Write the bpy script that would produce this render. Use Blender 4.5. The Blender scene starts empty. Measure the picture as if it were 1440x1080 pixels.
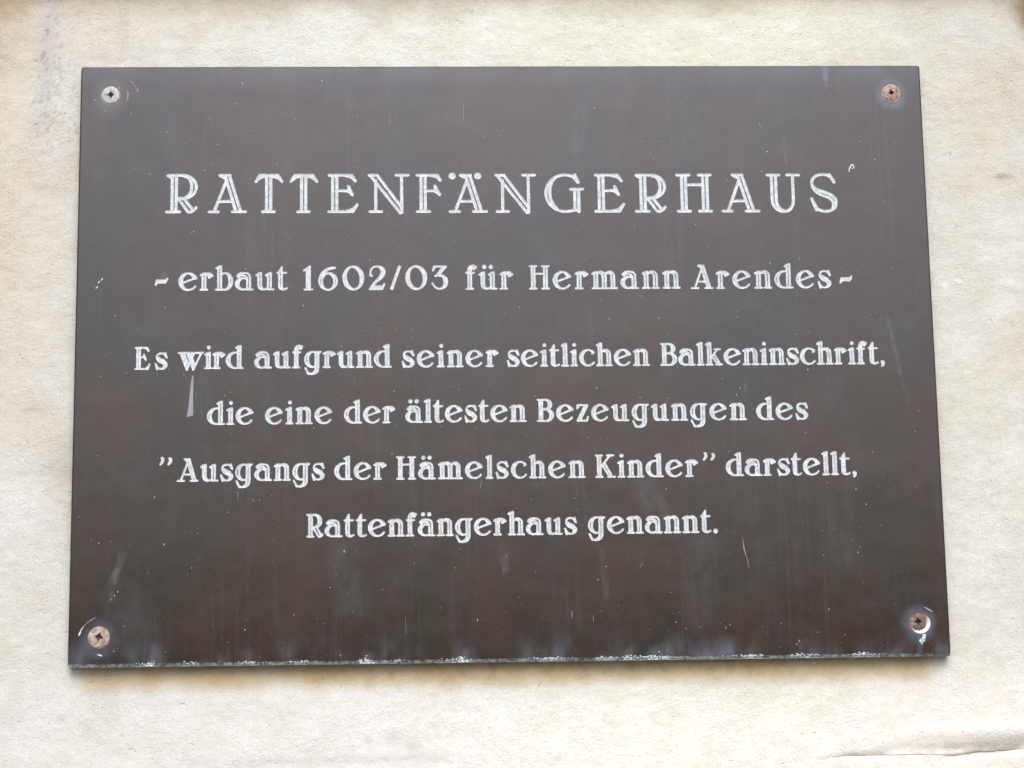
import bpy, math, random, time
import numpy as np
from mathutils import Vector, Matrix, geometry
T0 = time.time()
S = bpy.context.scene
C = S.collection
R = math.radians
rng = np.random.default_rng(7)
random.seed(7)

# ------------------------------------------------------------------ camera
cam_d = bpy.data.cameras.new('camera')
cam = bpy.data.objects.new('camera', cam_d)
C.objects.link(cam)
S.camera = cam
cam_d.sensor_width = 36.0
cam_d.lens = 36.0 * 3000.0 / 1440.0
cam_d.clip_start = 0.05
cam_d.clip_end = 2000
YAW, PITCH, ROLL = -0.04272316, 0.18696256, -0.01598143
base = Matrix(((1, 0, 0), (0, 0, -1), (0, 1, 0)))
rot = Matrix.Rotation(YAW, 3, 'Z') @ Matrix.Rotation(PITCH, 3, 'X') @ base @ Matrix.Rotation(ROLL, 3, 'Z')
cam.matrix_world = Matrix.Translation((-0.0399815, -0.9702373, -0.1972233)) @ rot.to_4x4()
cam_d.dof.use_dof = False

# ------------------------------------------------------------------ light
SUN_EL, SUN_AZ = 44.0, 3.0          # height above the horizon, degrees right of straight out from the wall
world = bpy.data.worlds.new('World')
S.world = world
world.use_nodes = True
wn = world.node_tree
wn.nodes.clear()
sky = wn.nodes.new('ShaderNodeTexSky')
sky.sky_type = 'NISHITA'
sky.sun_disc = False
sky.sun_elevation = R(SUN_EL)
sky.sun_rotation = R(180 - SUN_AZ)
sky.air_density = 1.0
sky.dust_density = 10.0
sky.ozone_density = 8.0
bg = wn.nodes.new('ShaderNodeBackground')
bg.inputs['Strength'].default_value = 0.15
wo = wn.nodes.new('ShaderNodeOutputWorld')
wn.links.new(sky.outputs[0], bg.inputs[0])
wn.links.new(bg.outputs[0], wo.inputs[0])
sun_d = bpy.data.lights.new('sun', 'SUN')
sun_d.energy = 0.5
sun_d.angle = R(26)
sun_d.color = (1.0, 0.96, 0.90)
sun = bpy.data.objects.new('sun', sun_d)
C.objects.link(sun)
sd = Vector((math.sin(R(SUN_AZ)) * math.cos(R(SUN_EL)), -math.cos(R(SUN_AZ)) * math.cos(R(SUN_EL)), math.sin(R(SUN_EL))))
sun.rotation_euler = sd.to_track_quat('Z', 'Y').to_euler()
sun.location = sd * 5
S.view_settings.view_transform = 'Standard'
S.view_settings.look = 'None'
S.view_settings.gamma = 1
S.view_settings.exposure = 0.42

# ------------------------------------------------------------------ helpers
def tag(o, label=None, cat=None, group=None, kind=None):
    if label: o['label'] = label
    if cat: o['category'] = cat
    if group: o['group'] = group
    if kind: o['kind'] = kind
    return o

def empty(name, loc=(0, 0, 0)):
    o = bpy.data.objects.new(name, None)
    o.empty_display_size = 0.02
    o.location = loc
    C.objects.link(o)
    return o

def mesh_obj(name, verts, faces, mat, parent=None, smooth=False, fcol=None):
    me = bpy.data.meshes.new(name)
    if isinstance(verts, np.ndarray): verts = verts.tolist()
    me.from_pydata(verts, [], faces)
    if mat: me.materials.append(mat)
    if smooth: me.polygons.foreach_set('use_smooth', [True] * len(me.polygons))
    if fcol is not None:
        a = me.color_attributes.new('tone', 'FLOAT_COLOR', 'POINT')
        c = np.ones((len(verts), 4), np.float32)
        c[:, :3] = fcol
        a.data.foreach_set('color', c.ravel())
    me.update()
    o = bpy.data.objects.new(name, me)
    C.objects.link(o)
    if parent:
        o.parent = parent
        o.matrix_parent_inverse = Matrix.Translation(-parent.location)
    return o

class NT:
    """small wrapper for building node trees"""
    def __init__(s, name):
        s.m = bpy.data.materials.new(name)
        s.m.use_nodes = True
        s.t = s.m.node_tree
        s.t.nodes.clear()
        s.out = s.t.nodes.new('ShaderNodeOutputMaterial')
        s.b = s.t.nodes.new('ShaderNodeBsdfPrincipled')
        s.t.links.new(s.b.outputs[0], s.out.inputs[0])
        tc = s.t.nodes.new('ShaderNodeTexCoord')
        s.co = tc.outputs['Object']
    def put(s, sock, v):
        if isinstance(v, bpy.types.NodeSocket): s.t.links.new(v, sock)
        elif v is not None:
            try: sock.default_value = v
            except Exception: sock.default_value = tuple(v) + (1.0,)
    def math(s, op, a, b=None, c=None, clamp=False):
        n = s.t.nodes.new('ShaderNodeMath'); n.operation = op; n.use_clamp = clamp
        s.put(n.inputs[0], a)
        if b is not None: s.put(n.inputs[1], b)
        if c is not None: s.put(n.inputs[2], c)
        return n.outputs[0]
    def vmul(s, v, k):
        n = s.t.nodes.new('ShaderNodeVectorMath'); n.operation = 'MULTIPLY'
        s.put(n.inputs[0], v); n.inputs[1].default_value = k
        return n.outputs[0]
    def noise(s, scale, k=(1, 1, 1), det=3, rough=0.55, dist=0.0, off=None):
        v = s.vmul(s.co, k)
        if off:
            a = s.t.nodes.new('ShaderNodeVectorMath'); a.operation = 'ADD'
            s.put(a.inputs[0], v); a.inputs[1].default_value = off; v = a.outputs[0]
        n = s.t.nodes.new('ShaderNodeTexNoise')
        s.put(n.inputs['Vector'], v)
        n.inputs['Scale'].default_value = scale
        n.inputs['Detail'].default_value = det
        n.inputs['Roughness'].default_value = rough
        n.inputs['Distortion'].default_value = dist
        return n.outputs['Fac']
    def ramp(s, f, lo, hi, a=0.0, b=1.0):
        n = s.t.nodes.new('ShaderNodeMapRange'); n.interpolation_type = 'SMOOTHSTEP'
        s.put(n.inputs[0], f)
        for i, v in zip((1, 2, 3, 4), (lo, hi, a, b)): n.inputs[i].default_value = v
        return n.outputs[0]
    def mix(s, f, a, b, mode='MIX'):
        n = s.t.nodes.new('ShaderNodeMix'); n.data_type = 'RGBA'; n.blend_type = mode
        s.put(n.inputs[0], f)
        s.put(n.inputs[6], a if isinstance(a, bpy.types.NodeSocket) else tuple(a) + (1.0,))
        s.put(n.inputs[7], b if isinstance(b, bpy.types.NodeSocket) else tuple(b) + (1.0,))
        return n.outputs[2]
    def xyz(s):
        n = s.t.nodes.new('ShaderNodeSeparateXYZ'); s.put(n.inputs[0], s.co)
        return n.outputs
    def bump(s, h, strength, dist, prev=None):
        n = s.t.nodes.new('ShaderNodeBump')
        n.inputs['Strength'].default_value = strength
        n.inputs['Distance'].default_value = dist
        s.put(n.inputs['Height'], h)
        if prev is not None: s.t.links.new(prev, n.inputs['Normal'])
        return n.outputs[0]
    def voronoi(s, scale, k=(1, 1, 1), rnd=1.0):
        n = s.t.nodes.new('ShaderNodeTexVoronoi')
        s.put(n.inputs['Vector'], s.vmul(s.co, k))
        n.inputs['Scale'].default_value = scale
        n.inputs['Randomness'].default_value = rnd
        return n
    def seg(s, x0, z0, x1, z1, r0, r1):
        """mask: 1 on the segment (metres, object space), falling to 0 between r0 and r1"""
        X = s.xyz(); px = s.math('SUBTRACT', X[0], x0); pz = s.math('SUBTRACT', X[2], z0)
        dx, dz = x1 - x0, z1 - z0; L = dx * dx + dz * dz + 1e-12
        t = s.math('ADD', s.math('MULTIPLY', px, dx / L), s.math('MULTIPLY', pz, dz / L), clamp=True)
        ex = s.math('SUBTRACT', px, s.math('MULTIPLY', t, dx)); ez = s.math('SUBTRACT', pz, s.math('MULTIPLY', t, dz))
        d = s.math('SQRT', s.math('ADD', s.math('MULTIPLY', ex, ex), s.math('MULTIPLY', ez, ez)))
        return s.ramp(d, r0, r1, 1.0, 0.0)

# smooth random field in numpy, used for relief and colour of the stone
def fbm(X, Z, scale, octv=4, seed=0, ax=1.0, az=1.0, gain=0.5):
    out = np.zeros_like(X); amp = 1.0; tot = 0
    for o in range(octv):
        g = np.random.default_rng(seed * 31 + o).random((128, 128))
        u = X * scale * ax * 2 ** o + 17.3 * o; v = Z * scale * az * 2 ** o + 5.1 * o
        iu = np.floor(u).astype(int); iv = np.floor(v).astype(int)
        fu = u - iu; fv = v - iv
        fu = fu * fu * (3 - 2 * fu); fv = fv * fv * (3 - 2 * fv)
        a = g[iu % 128, iv % 128]; b = g[(iu + 1) % 128, iv % 128]
        c = g[iu % 128, (iv + 1) % 128]; d = g[(iu + 1) % 128, (iv + 1) % 128]
        out += amp * (a * (1 - fu) * (1 - fv) + b * fu * (1 - fv) + c * (1 - fu) * fv + d * fu * fv)
        tot += amp; amp *= gain
    return out / tot
def sstep(a, b, x):
    t = np.clip((x - a) / (b - a), 0, 1)
    return t * t * (3 - 2 * t)

# ------------------------------------------------------------------ materials
def mat_stone():
    n = NT('pale_sandstone')
    at = n.t.nodes.new('ShaderNodeAttribute'); at.attribute_name = 'tone'
    f1 = n.noise(60, det=4, off=(3, 0, 1)); f2 = n.noise(1500, det=2)
    col = n.mix(n.ramp(f1, 0.3, 0.7, 0.0, 0.35), at.outputs['Color'], (0.86, 0.80, 0.70), 'MULTIPLY')
    col = n.mix(n.ramp(n.noise(520, det=3, rough=0.7), 0.60, 0.72, 0.0, 0.30), col, (0.55, 0.50, 0.44), 'MULTIPLY')
    col = n.mix(n.ramp(f2, 0.35, 0.75, 0.0, 0.25), col, (0.60, 0.55, 0.48), 'MULTIPLY')
    n.put(n.b.inputs['Base Color'], col)
    n.b.inputs['Roughness'].default_value = 0.95
    n.b.inputs['Specular IOR Level'].default_value = 0.15
    gm = n.ramp(n.noise(45, det=3, off=(6, 0, 6)), 0.35, 0.65, 0.45, 1.0)
    pit = n.ramp(n.noise(300, det=2, off=(2, 0, 7)), 0.68, 0.77, 0.0, -0.7)
    hh = n.math('ADD', n.math('MULTIPLY', n.noise(640, (1, 1, 1.2), det=3, rough=0.7), gm), pit)
    b1 = n.bump(hh, 0.62, 0.0009)
    b2 = n.bump(n.noise(1300, det=2), 0.45, 0.0004, b1)
    n.put(n.b.inputs['Normal'], b2)
    return n.m

def mat_board():
    n = NT('weathered_brown_laminate')
    X = n.xyz()
    cl = n.noise(14, (1, 1, 0.7), det=4, off=(2, 0, 5))
    col = n.mix(n.ramp(cl, 0.38, 0.62), (0.027, 0.0125, 0.0065), (0.020, 0.0145, 0.010))
    st = n.noise(480, (1, 1, 0.025), det=3, rough=0.65)              # rain runs
    st2 = n.noise(70, (1, 1, 0.10), det=3, off=(1, 0, 9))
    run = n.math('MULTIPLY', n.ramp(st, 0.42, 0.72), n.ramp(st2, 0.40, 0.68))
    col = n.mix(n.math('MULTIPLY', run, 0.32), col, (0.060, 0.060, 0.064))
    sm = n.noise(48, (1, 1, 0.6), det=5, rough=0.65, off=(8, 0, 2))
    col = n.mix(n.ramp(sm, 0.52, 0.78, 0.0, 0.34), col, (0.058, 0.058, 0.061))
    bn = n.noise(24, (1, 1, 0.6), det=5, off=(4, 1, 2))
    col = n.mix(n.ramp(bn, 0.48, 0.66, 0.0, 0.62), col, (0.039, 0.0165, 0.0075))
    # bloom along the lower and upper edge
    eb = n.math('MULTIPLY', n.ramp(X[2], -0.1395, -0.126, 1.0, 0.0), n.ramp(n.noise(55, (1, 1, 0.45), det=4, off=(0, 0, 3)), 0.46, 0.76))
    col = n.mix(n.math('MULTIPLY', eb, 0.8), col, (0.13, 0.14, 0.17))
    ch = n.math('MULTIPLY', n.ramp(X[2], -0.1407, -0.1396, 1.0, 0.0), n.ramp(n.noise(330, (1, 1, 1), det=5, rough=0.75, off=(0, 0, 6)), 0.40, 0.62, 0.10, 1.0))
    ch = n.math('MULTIPLY', ch, n.ramp(X[0], 0.165, 0.198, 1.0, 0.35))
    col = n.mix(ch, col, (0.34, 0.39, 0.37))
    et = n.math('MULTIPLY', n.ramp(X[2], 0.128, 0.1405, 0.0, 1.0), n.ramp(n.noise(40, (1, 1, 0.3), det=3, off=(0, 0, 8)), 0.30, 0.7, 0.3, 1.0))
    col = n.mix(n.math('MULTIPLY', et, 0.45), col, (0.095, 0.10, 0.135))
    # bloom, drips, smears and stains, each stored where it is on the plate
    at = n.t.nodes.new('ShaderNodeAttribute'); at.attribute_name = 'mark'
    col = n.mix(at.outputs['Alpha'], col, at.outputs['Color'])
    # very fine dust
    v = n.voronoi(800)
    sp = n.math('MULTIPLY', n.ramp(v.outputs['Distance'], 0.06, 0.17, 1.0, 0.0), n.ramp(n.noise(300, off=(5, 5, 5)), 0.60, 0.70))
    col = n.mix(n.math('MULTIPLY', sp, 0.55), col, (0.25, 0.25, 0.25))
    gr = n.noise(2400, det=2)
    col = n.mix(n.ramp(gr, 0.3, 0.7, 0.0, 0.30), col, (0.6, 0.6, 0.6), 'MULTIPLY')
    n.put(n.b.inputs['Base Color'], col)
    ro = n.math('ADD', n.ramp(sm, 0.35, 0.8, 0.11, 0.17), n.math('MULTIPLY', run, 0.05))
    n.put(n.b.inputs['Roughness'], ro)
    n.b.inputs['Specular IOR Level'].default_value = 0.77
    b1 = n.bump(n.noise(900, (1, 1, 0.4), det=3), 0.10, 0.0002)
    b2 = n.bump(n.noise(30, det=2), 0.10, 0.002, b1)
    n.put(n.b.inputs['Normal'], b2)
    return n.m

def mat_core():
    n = NT('chalky_white_core')
    col = n.mix(n.ramp(n.noise(420, det=4, rough=0.7), 0.35, 0.68), (0.51, 0.54, 0.53), (0.72, 0.75, 0.74))
    col = n.mix(n.ramp(n.noise(1500, det=2, off=(3, 3, 3)), 0.52, 0.72, 0.0, 0.6), col, (0.26, 0.26, 0.23))
    col = n.mix(n.ramp(n.noise(90, det=3, off=(1, 3, 3)), 0.45, 0.75, 0.0, 0.35), col, (0.45, 0.43, 0.38))
    n.put(n.b.inputs['Base Color'], col)
    n.b.inputs['Roughness'].default_value = 0.8
    n.b.inputs['Specular IOR Level'].default_value = 0.25
    n.put(n.b.inputs['Normal'], n.bump(n.noise(1500, det=3), 0.5, 0.0002))
    return n.m

def mat_metal(name, a, b, c, metallic=0.25, rough=0.6, sc=700):
    n = NT(name)
    f = n.noise(sc, det=4, rough=0.65)
    col = n.mix(n.ramp(f, 0.35, 0.6), a, b)
    col = n.mix(n.ramp(n.noise(sc * 0.55, det=4, off=(7, 1, 4)), 0.52, 0.66), col, c)
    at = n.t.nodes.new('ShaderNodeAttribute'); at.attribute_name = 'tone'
    col = n.mix(n.math('SUBTRACT', 1.0, at.outputs['Fac'], clamp=True), col, (0.11, 0.09, 0.075))  # recess shade mixed into the metal colour
    n.put(n.b.inputs['Base Color'], col)
    n.b.inputs['Metallic'].default_value = metallic
    n.b.inputs['Roughness'].default_value = rough
    n.put(n.b.inputs['Normal'], n.bump(n.noise(1800, det=3), 0.5, 0.00025))
    return n.m

def mat_plain(name, a, b, rough=0.8, sc=900):
    n = NT(name)
    n.put(n.b.inputs['Base Color'], n.mix(n.ramp(n.noise(sc, det=3), 0.35, 0.65), a, b))
    n.b.inputs['Roughness'].default_value = rough
    n.b.inputs['Specular IOR Level'].default_value = 0.3
    n.put(n.b.inputs['Normal'], n.bump(n.noise(sc * 1.7, det=3), 0.4, 0.0002))
    return n.m

M_STONE = mat_stone(); M_BOARD = mat_board(); M_CORE = mat_core()
M_LIME = mat_plain('lime_crust', (0.30, 0.36, 0.35), (0.72, 0.78, 0.78), 0.9, 900)
M_SCRAPE = mat_plain('scraped_laminate', (0.25, 0.24, 0.27), (0.32, 0.31, 0.34), 0.5)
M_SCRATCH = mat_plain('pale_scratch', (0.20, 0.23, 0.25), (0.45, 0.49, 0.50), 0.7)
M_SPECK = mat_plain('grey_dust', (0.17, 0.17, 0.16), (0.50, 0.50, 0.48), 0.9, 120)
M_CURL = mat_plain('white_swarf', (0.70, 0.72, 0.74), (0.85, 0.87, 0.88), 0.6)
M_HAIR = mat_plain('pale_hair', (0.40, 0.35, 0.28), (0.50, 0.45, 0.38), 0.6)

# ------------------------------------------------------------------ paved ground in front of the wall
def mat_ground():
    n = NT('grey_paving')
    n.put(n.b.inputs['Base Color'], n.mix(n.ramp(n.noise(3, det=5), 0.35, 0.65), (0.20, 0.19, 0.17), (0.28, 0.26, 0.24)))
    n.b.inputs['Roughness'].default_value = 0.9
    return n.m
g = mesh_obj('ground', [(-400, -800, -1.8), (400, -800, -1.8), (400, 0.3, -1.8), (-400, 0.3, -1.8)], [(0, 1, 2, 3)], mat_ground())
tag(g, kind='structure')

# ------------------------------------------------------------------ the stone wall (mm, then scaled)
def joint_z(x):                       # the joint between the two stones, as a height over x (mm)
    zx = [-1500, -230, -71, 25, 139, 149, 175, 200, 234, 300, 1500]
    zz = [-187, -186.5, -184, -185.6, -186.4, -185.6, -185.2, -185.6, -183.4, -184, -184]
    return np.interp(x, zx, zz) + 1.6 * (fbm(x, x * 0 + 3, 0.11, 5, 5, gain=.62) - 0.5)

def axis(lo, hi, step, out_lo, out_hi):
    a = np.arange(lo, hi + step / 2, step).tolist()
    s = step
    while a[-1] < out_hi: s *= 1.35; a.append(min(a[-1] + s, out_hi))
    s = step; b = []
    z = lo
    while z > out_lo: s *= 1.35; z = max(z - s, out_lo); b.append(z)
    return np.array(b[::-1] + a)

def relief(X, Z):                     # height of the stone face towards the viewer, mm
    h = 1.1 * (fbm(X, Z, 0.016, 3, 11) - 0.5) + 0.60 * (fbm(X, Z, 0.10, 3, 12, 1, 1.5) - 0.5) + 0.42 * (fbm(X, Z, 0.42, 2, 13, 1, 1.6) - 0.5)
    # the moulding that starts above the plate
    wob = 1.6 * (fbm(X, Z * 0, 0.02, 3, 21) - 0.5)
    h += 9.0 * sstep(178.5 + wob, 188 + wob, Z)
    # worn arris on the right, above the joint, with a hollow under it
    w = sstep(140, 240, X) * (0.30 + 0.9 * fbm(X, Z, 0.12, 4, 77))
    h += w * 2.0 * np.exp(-((Z + 177.0 - 3 * w) / 4.0) ** 2) - w * 1.6 * np.exp(-((Z + 183.2) / 1.8) ** 2)
    h += 2.2 * sstep(238, 252, X) * sstep(60, 150, Z)               # frame edge at the right
    h += -1.2 * np.exp(-(((X - 238.5) / 4.5) ** 2 + ((Z - 86) / 1.1) ** 2))   # a nick by the right edge
    h += -0.5 * np.exp(-((X + 214 - 0.02 * (Z - 150)) / 2.6) ** 2) * sstep(95, 150, Z)
    jr = sstep(128, 190, X) * sstep(0.30, 0.55, fbm(X, Z * 0.3, 0.07, 4, 78))
    d = np.abs(Z - joint_z(X))
    h -= jr * 2.6 * np.exp(-(d / 1.0) ** 2)
    return h

def stone_colour(X, Z):
    def mixc(c, f, t): return c * (1 - f[..., None]) + np.array(t) * f[..., None]
    c = np.ones(X.shape + (3,)) * np.array((0.640, 0.628, 0.560))
    n1 = fbm(X, Z, 0.012, 4, 41); n2 = fbm(X, Z, 0.035, 4, 42); n3 = fbm(X, Z, 0.11, 4, 43, 1, .7); n4 = fbm(X, Z, 0.5, 2, 44)
    c = mixc(c, sstep(0.35, 0.65, n1) * 0.5, (0.695, 0.70, 0.64))
    c = mixc(c, sstep(0.45, 0.75, n2) * 0.6, (0.61, 0.575, 0.475))
    c = mixc(c, sstep(0.52, 0.72, n3) * 0.30, (0.61, 0.61, 0.57))
    # whiter stone plus painted brighter light, low down and right; tan at the left
    low = sstep(-130, -175, Z + 14 * (n2 - .5)) * sstep(-260, 20, X)
    c = mixc(c, low * 0.8, (0.85, 0.83, 0.755))
    c = mixc(c, sstep(-130, -175, Z) * sstep(20, -120, X) * 0.5, (0.71, 0.69, 0.62))
    c = mixc(c, np.maximum(sstep(-185, -240, X), sstep(-60, -230, X) * sstep(120, 165, Z) * .8) * sstep(-120, 60, Z) * 0.6, (0.60, 0.52, 0.39))
    c = mixc(c, sstep(120, 150, Z) * sstep(-190, -40, X) * sstep(230, 120, X) * 0.75, (0.755, 0.755, 0.655))
    c[..., 2] *= 1 - 0.050 * sstep(-80, 80, X)
    c[..., 1] *= 1 - 0.018 * sstep(100, 200, X)
    # brown band under the moulding, brown dirt in the corners
    b = sstep(163, 181, Z + 12 * (n2 - 0.5)) * (0.42 + 0.3 * n3)
    c = mixc(c, np.clip(b, 0, 1), (0.40, 0.32, 0.20))
    b = sstep(34, 0, np.hypot(X + 246, (Z - 176) * 0.7) + 20 * (n3 - 0.5)) * 0.75
    c = mixc(c, b, (0.40, 0.30, 0.17))
    b = sstep(17, 0, np.hypot((X - 257) * 1.3, (Z - 172) * 0.6) + 12 * (n3 - 0.5)) * 0.95
    c = mixc(c, b, (0.22, 0.14, 0.07))
    # grey mortar streak at the left
    xs = -216 + 0.03 * (Z - 180) + 3 * (fbm(X * 0, Z, 0.05, 2, 50) - .5)
    s = np.exp(-((X - xs) / 3.6) ** 2) * sstep(70, 150, Z)
    c = mixc(c, s * 0.55, (0.47, 0.47, 0.45))
    wide = np.exp(-((X - xs) / 5.5) ** 2) * sstep(75, 150, Z)
    c = mixc(c, wide * sstep(0.60, 0.74, fbm(X, Z, 0.75, 3, 51, 1.2, .8)) * 0.8, (0.24, 0.24, 0.22))
    c = mixc(c, np.exp(-((X + 208) / 9) ** 2 - ((Z - 120) / 30) ** 2) * sstep(0.60, 0.72, fbm(X, Z, 0.8, 3, 52)) * 0.6, (0.33, 0.31, 0.27))
    # grime and the plate's shadow, painted together as a tan band below it
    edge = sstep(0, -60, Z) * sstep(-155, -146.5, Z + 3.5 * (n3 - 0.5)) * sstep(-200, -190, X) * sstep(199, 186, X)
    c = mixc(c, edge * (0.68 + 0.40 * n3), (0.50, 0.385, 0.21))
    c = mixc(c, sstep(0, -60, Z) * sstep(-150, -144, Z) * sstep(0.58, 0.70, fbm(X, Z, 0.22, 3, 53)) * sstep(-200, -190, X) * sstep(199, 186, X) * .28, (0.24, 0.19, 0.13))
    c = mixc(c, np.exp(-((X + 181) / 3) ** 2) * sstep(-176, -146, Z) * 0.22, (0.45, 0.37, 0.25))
    # stains low down
    for x0, z0, rx, rz, a in ((-66, -175.5, 2.6, 2.2, .38), (-54, -174.5, 3.8, 2.8, .40), (-46, -178, 4.0, 4.0, .26), (-88, -179, 6, 1.6, .2), (-205, -50, 9, 20, .28)):
        d = ((X - x0) / rx) ** 2 + ((Z - z0) / rz) ** 2
        c = mixc(c, np.exp(-d) * a * (0.5 + n3), (0.42, 0.33, 0.23))
    c = mixc(c, np.exp(-((Z + 183.6) / 1.6) ** 2) * sstep(-170, -120, X) * sstep(-10, -50, X) * 0.40, (0.50, 0.50, 0.50))
    # joint, darker at the right
    d = np.abs(Z - joint_z(X))
    j = np.exp(-(d / 0.55) ** 2) * sstep(120, 215, X) * sstep(0.36, 0.5, fbm(X, Z, 0.08, 2, 54))
    c = mixc(c, j * 0.6, (0.20, 0.13, 0.08))
    c = mixc(c, np.exp(-((Z + 182.5 - 3.5 * sstep(180, 240, X)) / 2.6) ** 2) * sstep(165, 240, X) * (0.3 + 0.5 * n3), (0.40, 0.31, 0.22))
    c = mixc(c, np.exp(-(((X - 238.5) / 5) ** 2 + ((Z - 85) / 1.3) ** 2)) * 0.5, (0.33, 0.28, 0.22))
    # pale knocks
    for x0, z0, r in ((-181, 145, 3), (200, 40, 3), (206, 34, 4), (215, 36, 4), (196, 38, 2.5)):
        c = mixc(c, np.exp(-((X - x0) ** 2 + (Z - z0) ** 2) / r ** 2) * sstep(0.5, 0.7, fbm(X, Z, 0.6, 2, 60)) * .7, (0.86, 0.85, 0.82))
    c *= (0.95 + 0.10 * n4)[..., None]
    return c

wall = empty('stone_wall', (0, 0.006, -1.8))
tag(wall, 'pale cream sandstone wall behind the brown inscribed plaque, brown along its top', 'wall')
XS = axis(-262, 262, 1.15, -1500, 1500)
def wall_piece(name, ts, zfun, label=None):
    Xg, Tg = np.meshgrid(XS, ts)
    Zg = zfun(Xg, Tg)
    Y = 6.3 - relief(Xg, Zg)
    nx, nt = len(XS), len(ts)
    V = np.stack([Xg, Y, Zg], -1).reshape(-1, 3) / 1000.0
    i = np.arange(nx * nt).reshape(nt, nx)
    F = np.stack([i[:-1, :-1], i[:-1, 1:], i[1:, 1:], i[1:, :-1]], -1).reshape(-1, 4)
    o = mesh_obj(name, V, F.tolist(), M_STONE, wall, True, stone_colour(Xg, Zg).reshape(-1, 3))
    return tag(o, label) if label else o
tu = axis(0, 375, 1.15, 0, 1600)
wall_piece('stone_block', tu, lambda X, t: joint_z(X) + 0.10 * sstep(125, 170, X) + t, 'large stone that carries the plaque')
tl = axis(0, 20, 1.15, 0, 1613)
wall_piece('stone_block', tl[::-1], lambda X, t: joint_z(X) - 0.10 * sstep(125, 170, X) - t, 'pale stone under the lower joint, its edge just in view')
# mortar at the back of the joint
jx = np.linspace(-1500, 1500, 400)
jz = joint_z(jx)
V = [(x / 1e3, 0.0098, (z - 4) / 1e3) for x, z in zip(jx, jz)] + [(x / 1e3, 0.0098, (z + 4) / 1e3) for x, z in zip(jx, jz)] + \
    [(x / 1e3, 0.0140, (z + 4) / 1e3) for x, z in zip(jx, jz)] + [(x / 1e3, 0.0140, (z - 4) / 1e3) for x, z in zip(jx, jz)]
n_ = len(jx)
F = []
for k in range(n_ - 1):
    for a in range(4):
        b = (a + 1) % 4
        F.append((a * n_ + k, a * n_ + k + 1, b * n_ + k + 1, b * n_ + k))
mesh_obj('mortar_joint', V, F, mat_plain('grey_mortar', (0.30, 0.26, 0.2), (0.42, 0.38, 0.3), 0.95), wall)
print('wall', round(time.time() - T0, 1))

# ------------------------------------------------------------------ lettering: each glyph is the set of passes of the engraving cutter
# units: 100 = cap height from centre line to centre line
def bez(p0, p1, p2, p3, n=12):
    t = np.linspace(0, 1, n + 1)[:, None]
    p0, p1, p2, p3 = map(np.array, (p0, p1, p2, p3))
    return ((1 - t) ** 3 * p0 + 3 * (1 - t) ** 2 * t * p1 + 3 * (1 - t) * t * t * p2 + t ** 3 * p3).tolist()
def arc(cx, cy, rx, ry, a0, a1, n=28, tilt=0.0):
    a = np.radians(np.linspace(a0, a1, n + 1))
    x, y = rx * np.cos(a), ry * np.sin(a)
    c, s = math.cos(R(tilt)), math.sin(R(tilt))
    return [[cx + c * u - s * v, cy + s * u + c * v] for u, v in zip(x, y)]
def ln(*p): return [list(q) for q in p]
def shift(st, dx, dy=0): return [[[x + dx, y + dy] for x, y in s] for s in st]
D = 12.6    # distance between the two passes of a thick stem (body)
def stem(x, y0, y1, slope=4): return [ln((x, y0), (x, y1 - slope)), ln((x + D, y0), (x + D, y1)), ln((x, y1 - slope), (x + D, y1))]
def flag(x, y): return [ln((x - 9, y - 9), (x, y - 3), (x + D, y)), ln((x - 8, y - 8), (x + 2, y - 8))]
def foot(a, b, y=0): return [ln((a, y), (b, y))]
def dot(x, y, r=3.2): return [arc(x, y, r, r, 0, 360, 12)]
def ring(x, y, r=5.2): return [arc(x, y, r, r, 0, 360, 14)]
A_ = {}
A_['i'] = (29, stem(9, 0, 73) + flag(9, 73) + foot(0, 29) + dot(17, 98, 4.5))
A_['l'] = (29, stem(9, 0, 104) + flag(9, 104) + foot(0, 29))
A_['t'] = (43, [ln((20, 98), (20, 14)) + bez((20, 14), (20, -2), (34, -2), (43, 5)), ln((8, 78), (8, 14)) + bez((8, 14), (10, 0), (18, 0), (30, -1)), ln((8, 78), (20, 98)), ln((0, 73), (40, 73)), ln((14, 76), (18, 88))])
A_['n'] = (72, stem(9, 0, 73) + flag(9, 73) + foot(0, 30) + [bez((21, 62), (32, 76), (50, 76), (55, 70)) + bez((55, 70), (64, 64), (64, 56), (64, 48)) + ln((64, 48), (64, 0)), bez((24, 64), (34, 72), (51, 68), (51, 50)) + ln((51, 50), (51, 0))] + foot(43, 73))
A_['h'] = (72, stem(9, 0, 104) + flag(9, 104) + A_['n'][1][5:])
A_['m'] = (110, stem(9, 0, 73) + flag(9, 73) + foot(0, 30) + [bez((21, 64), (30, 76), (44, 76), (50, 70)) + bez((50, 70), (60, 64), (60, 56), (60, 48)) + ln((60, 48), (60, 0)), bez((24, 66), (34, 70), (47, 66), (47, 50)) + ln((47, 50), (47, 0)),
      bez((60, 62), (68, 76), (84, 76), (90, 70)) + bez((90, 70), (99, 64), (99, 56), (99, 48)) + ln((99, 48), (99, 0)), bez((62, 64), (72, 72), (87, 68), (87, 50)) + ln((87, 50), (87, 0))] + foot(39, 69) + foot(79, 110))
A_['r'] = (54, stem(9, 0, 73) + flag(9, 73) + foot(0, 30) + [bez((21, 64), (30, 76), (40, 76), (54, 62)), bez((24, 64), (32, 68), (36, 64), (38, 53)), ln((54, 62), (38, 53)), ln((34, 68), (46, 60)), ln((36, 64), (44, 60))])
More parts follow.
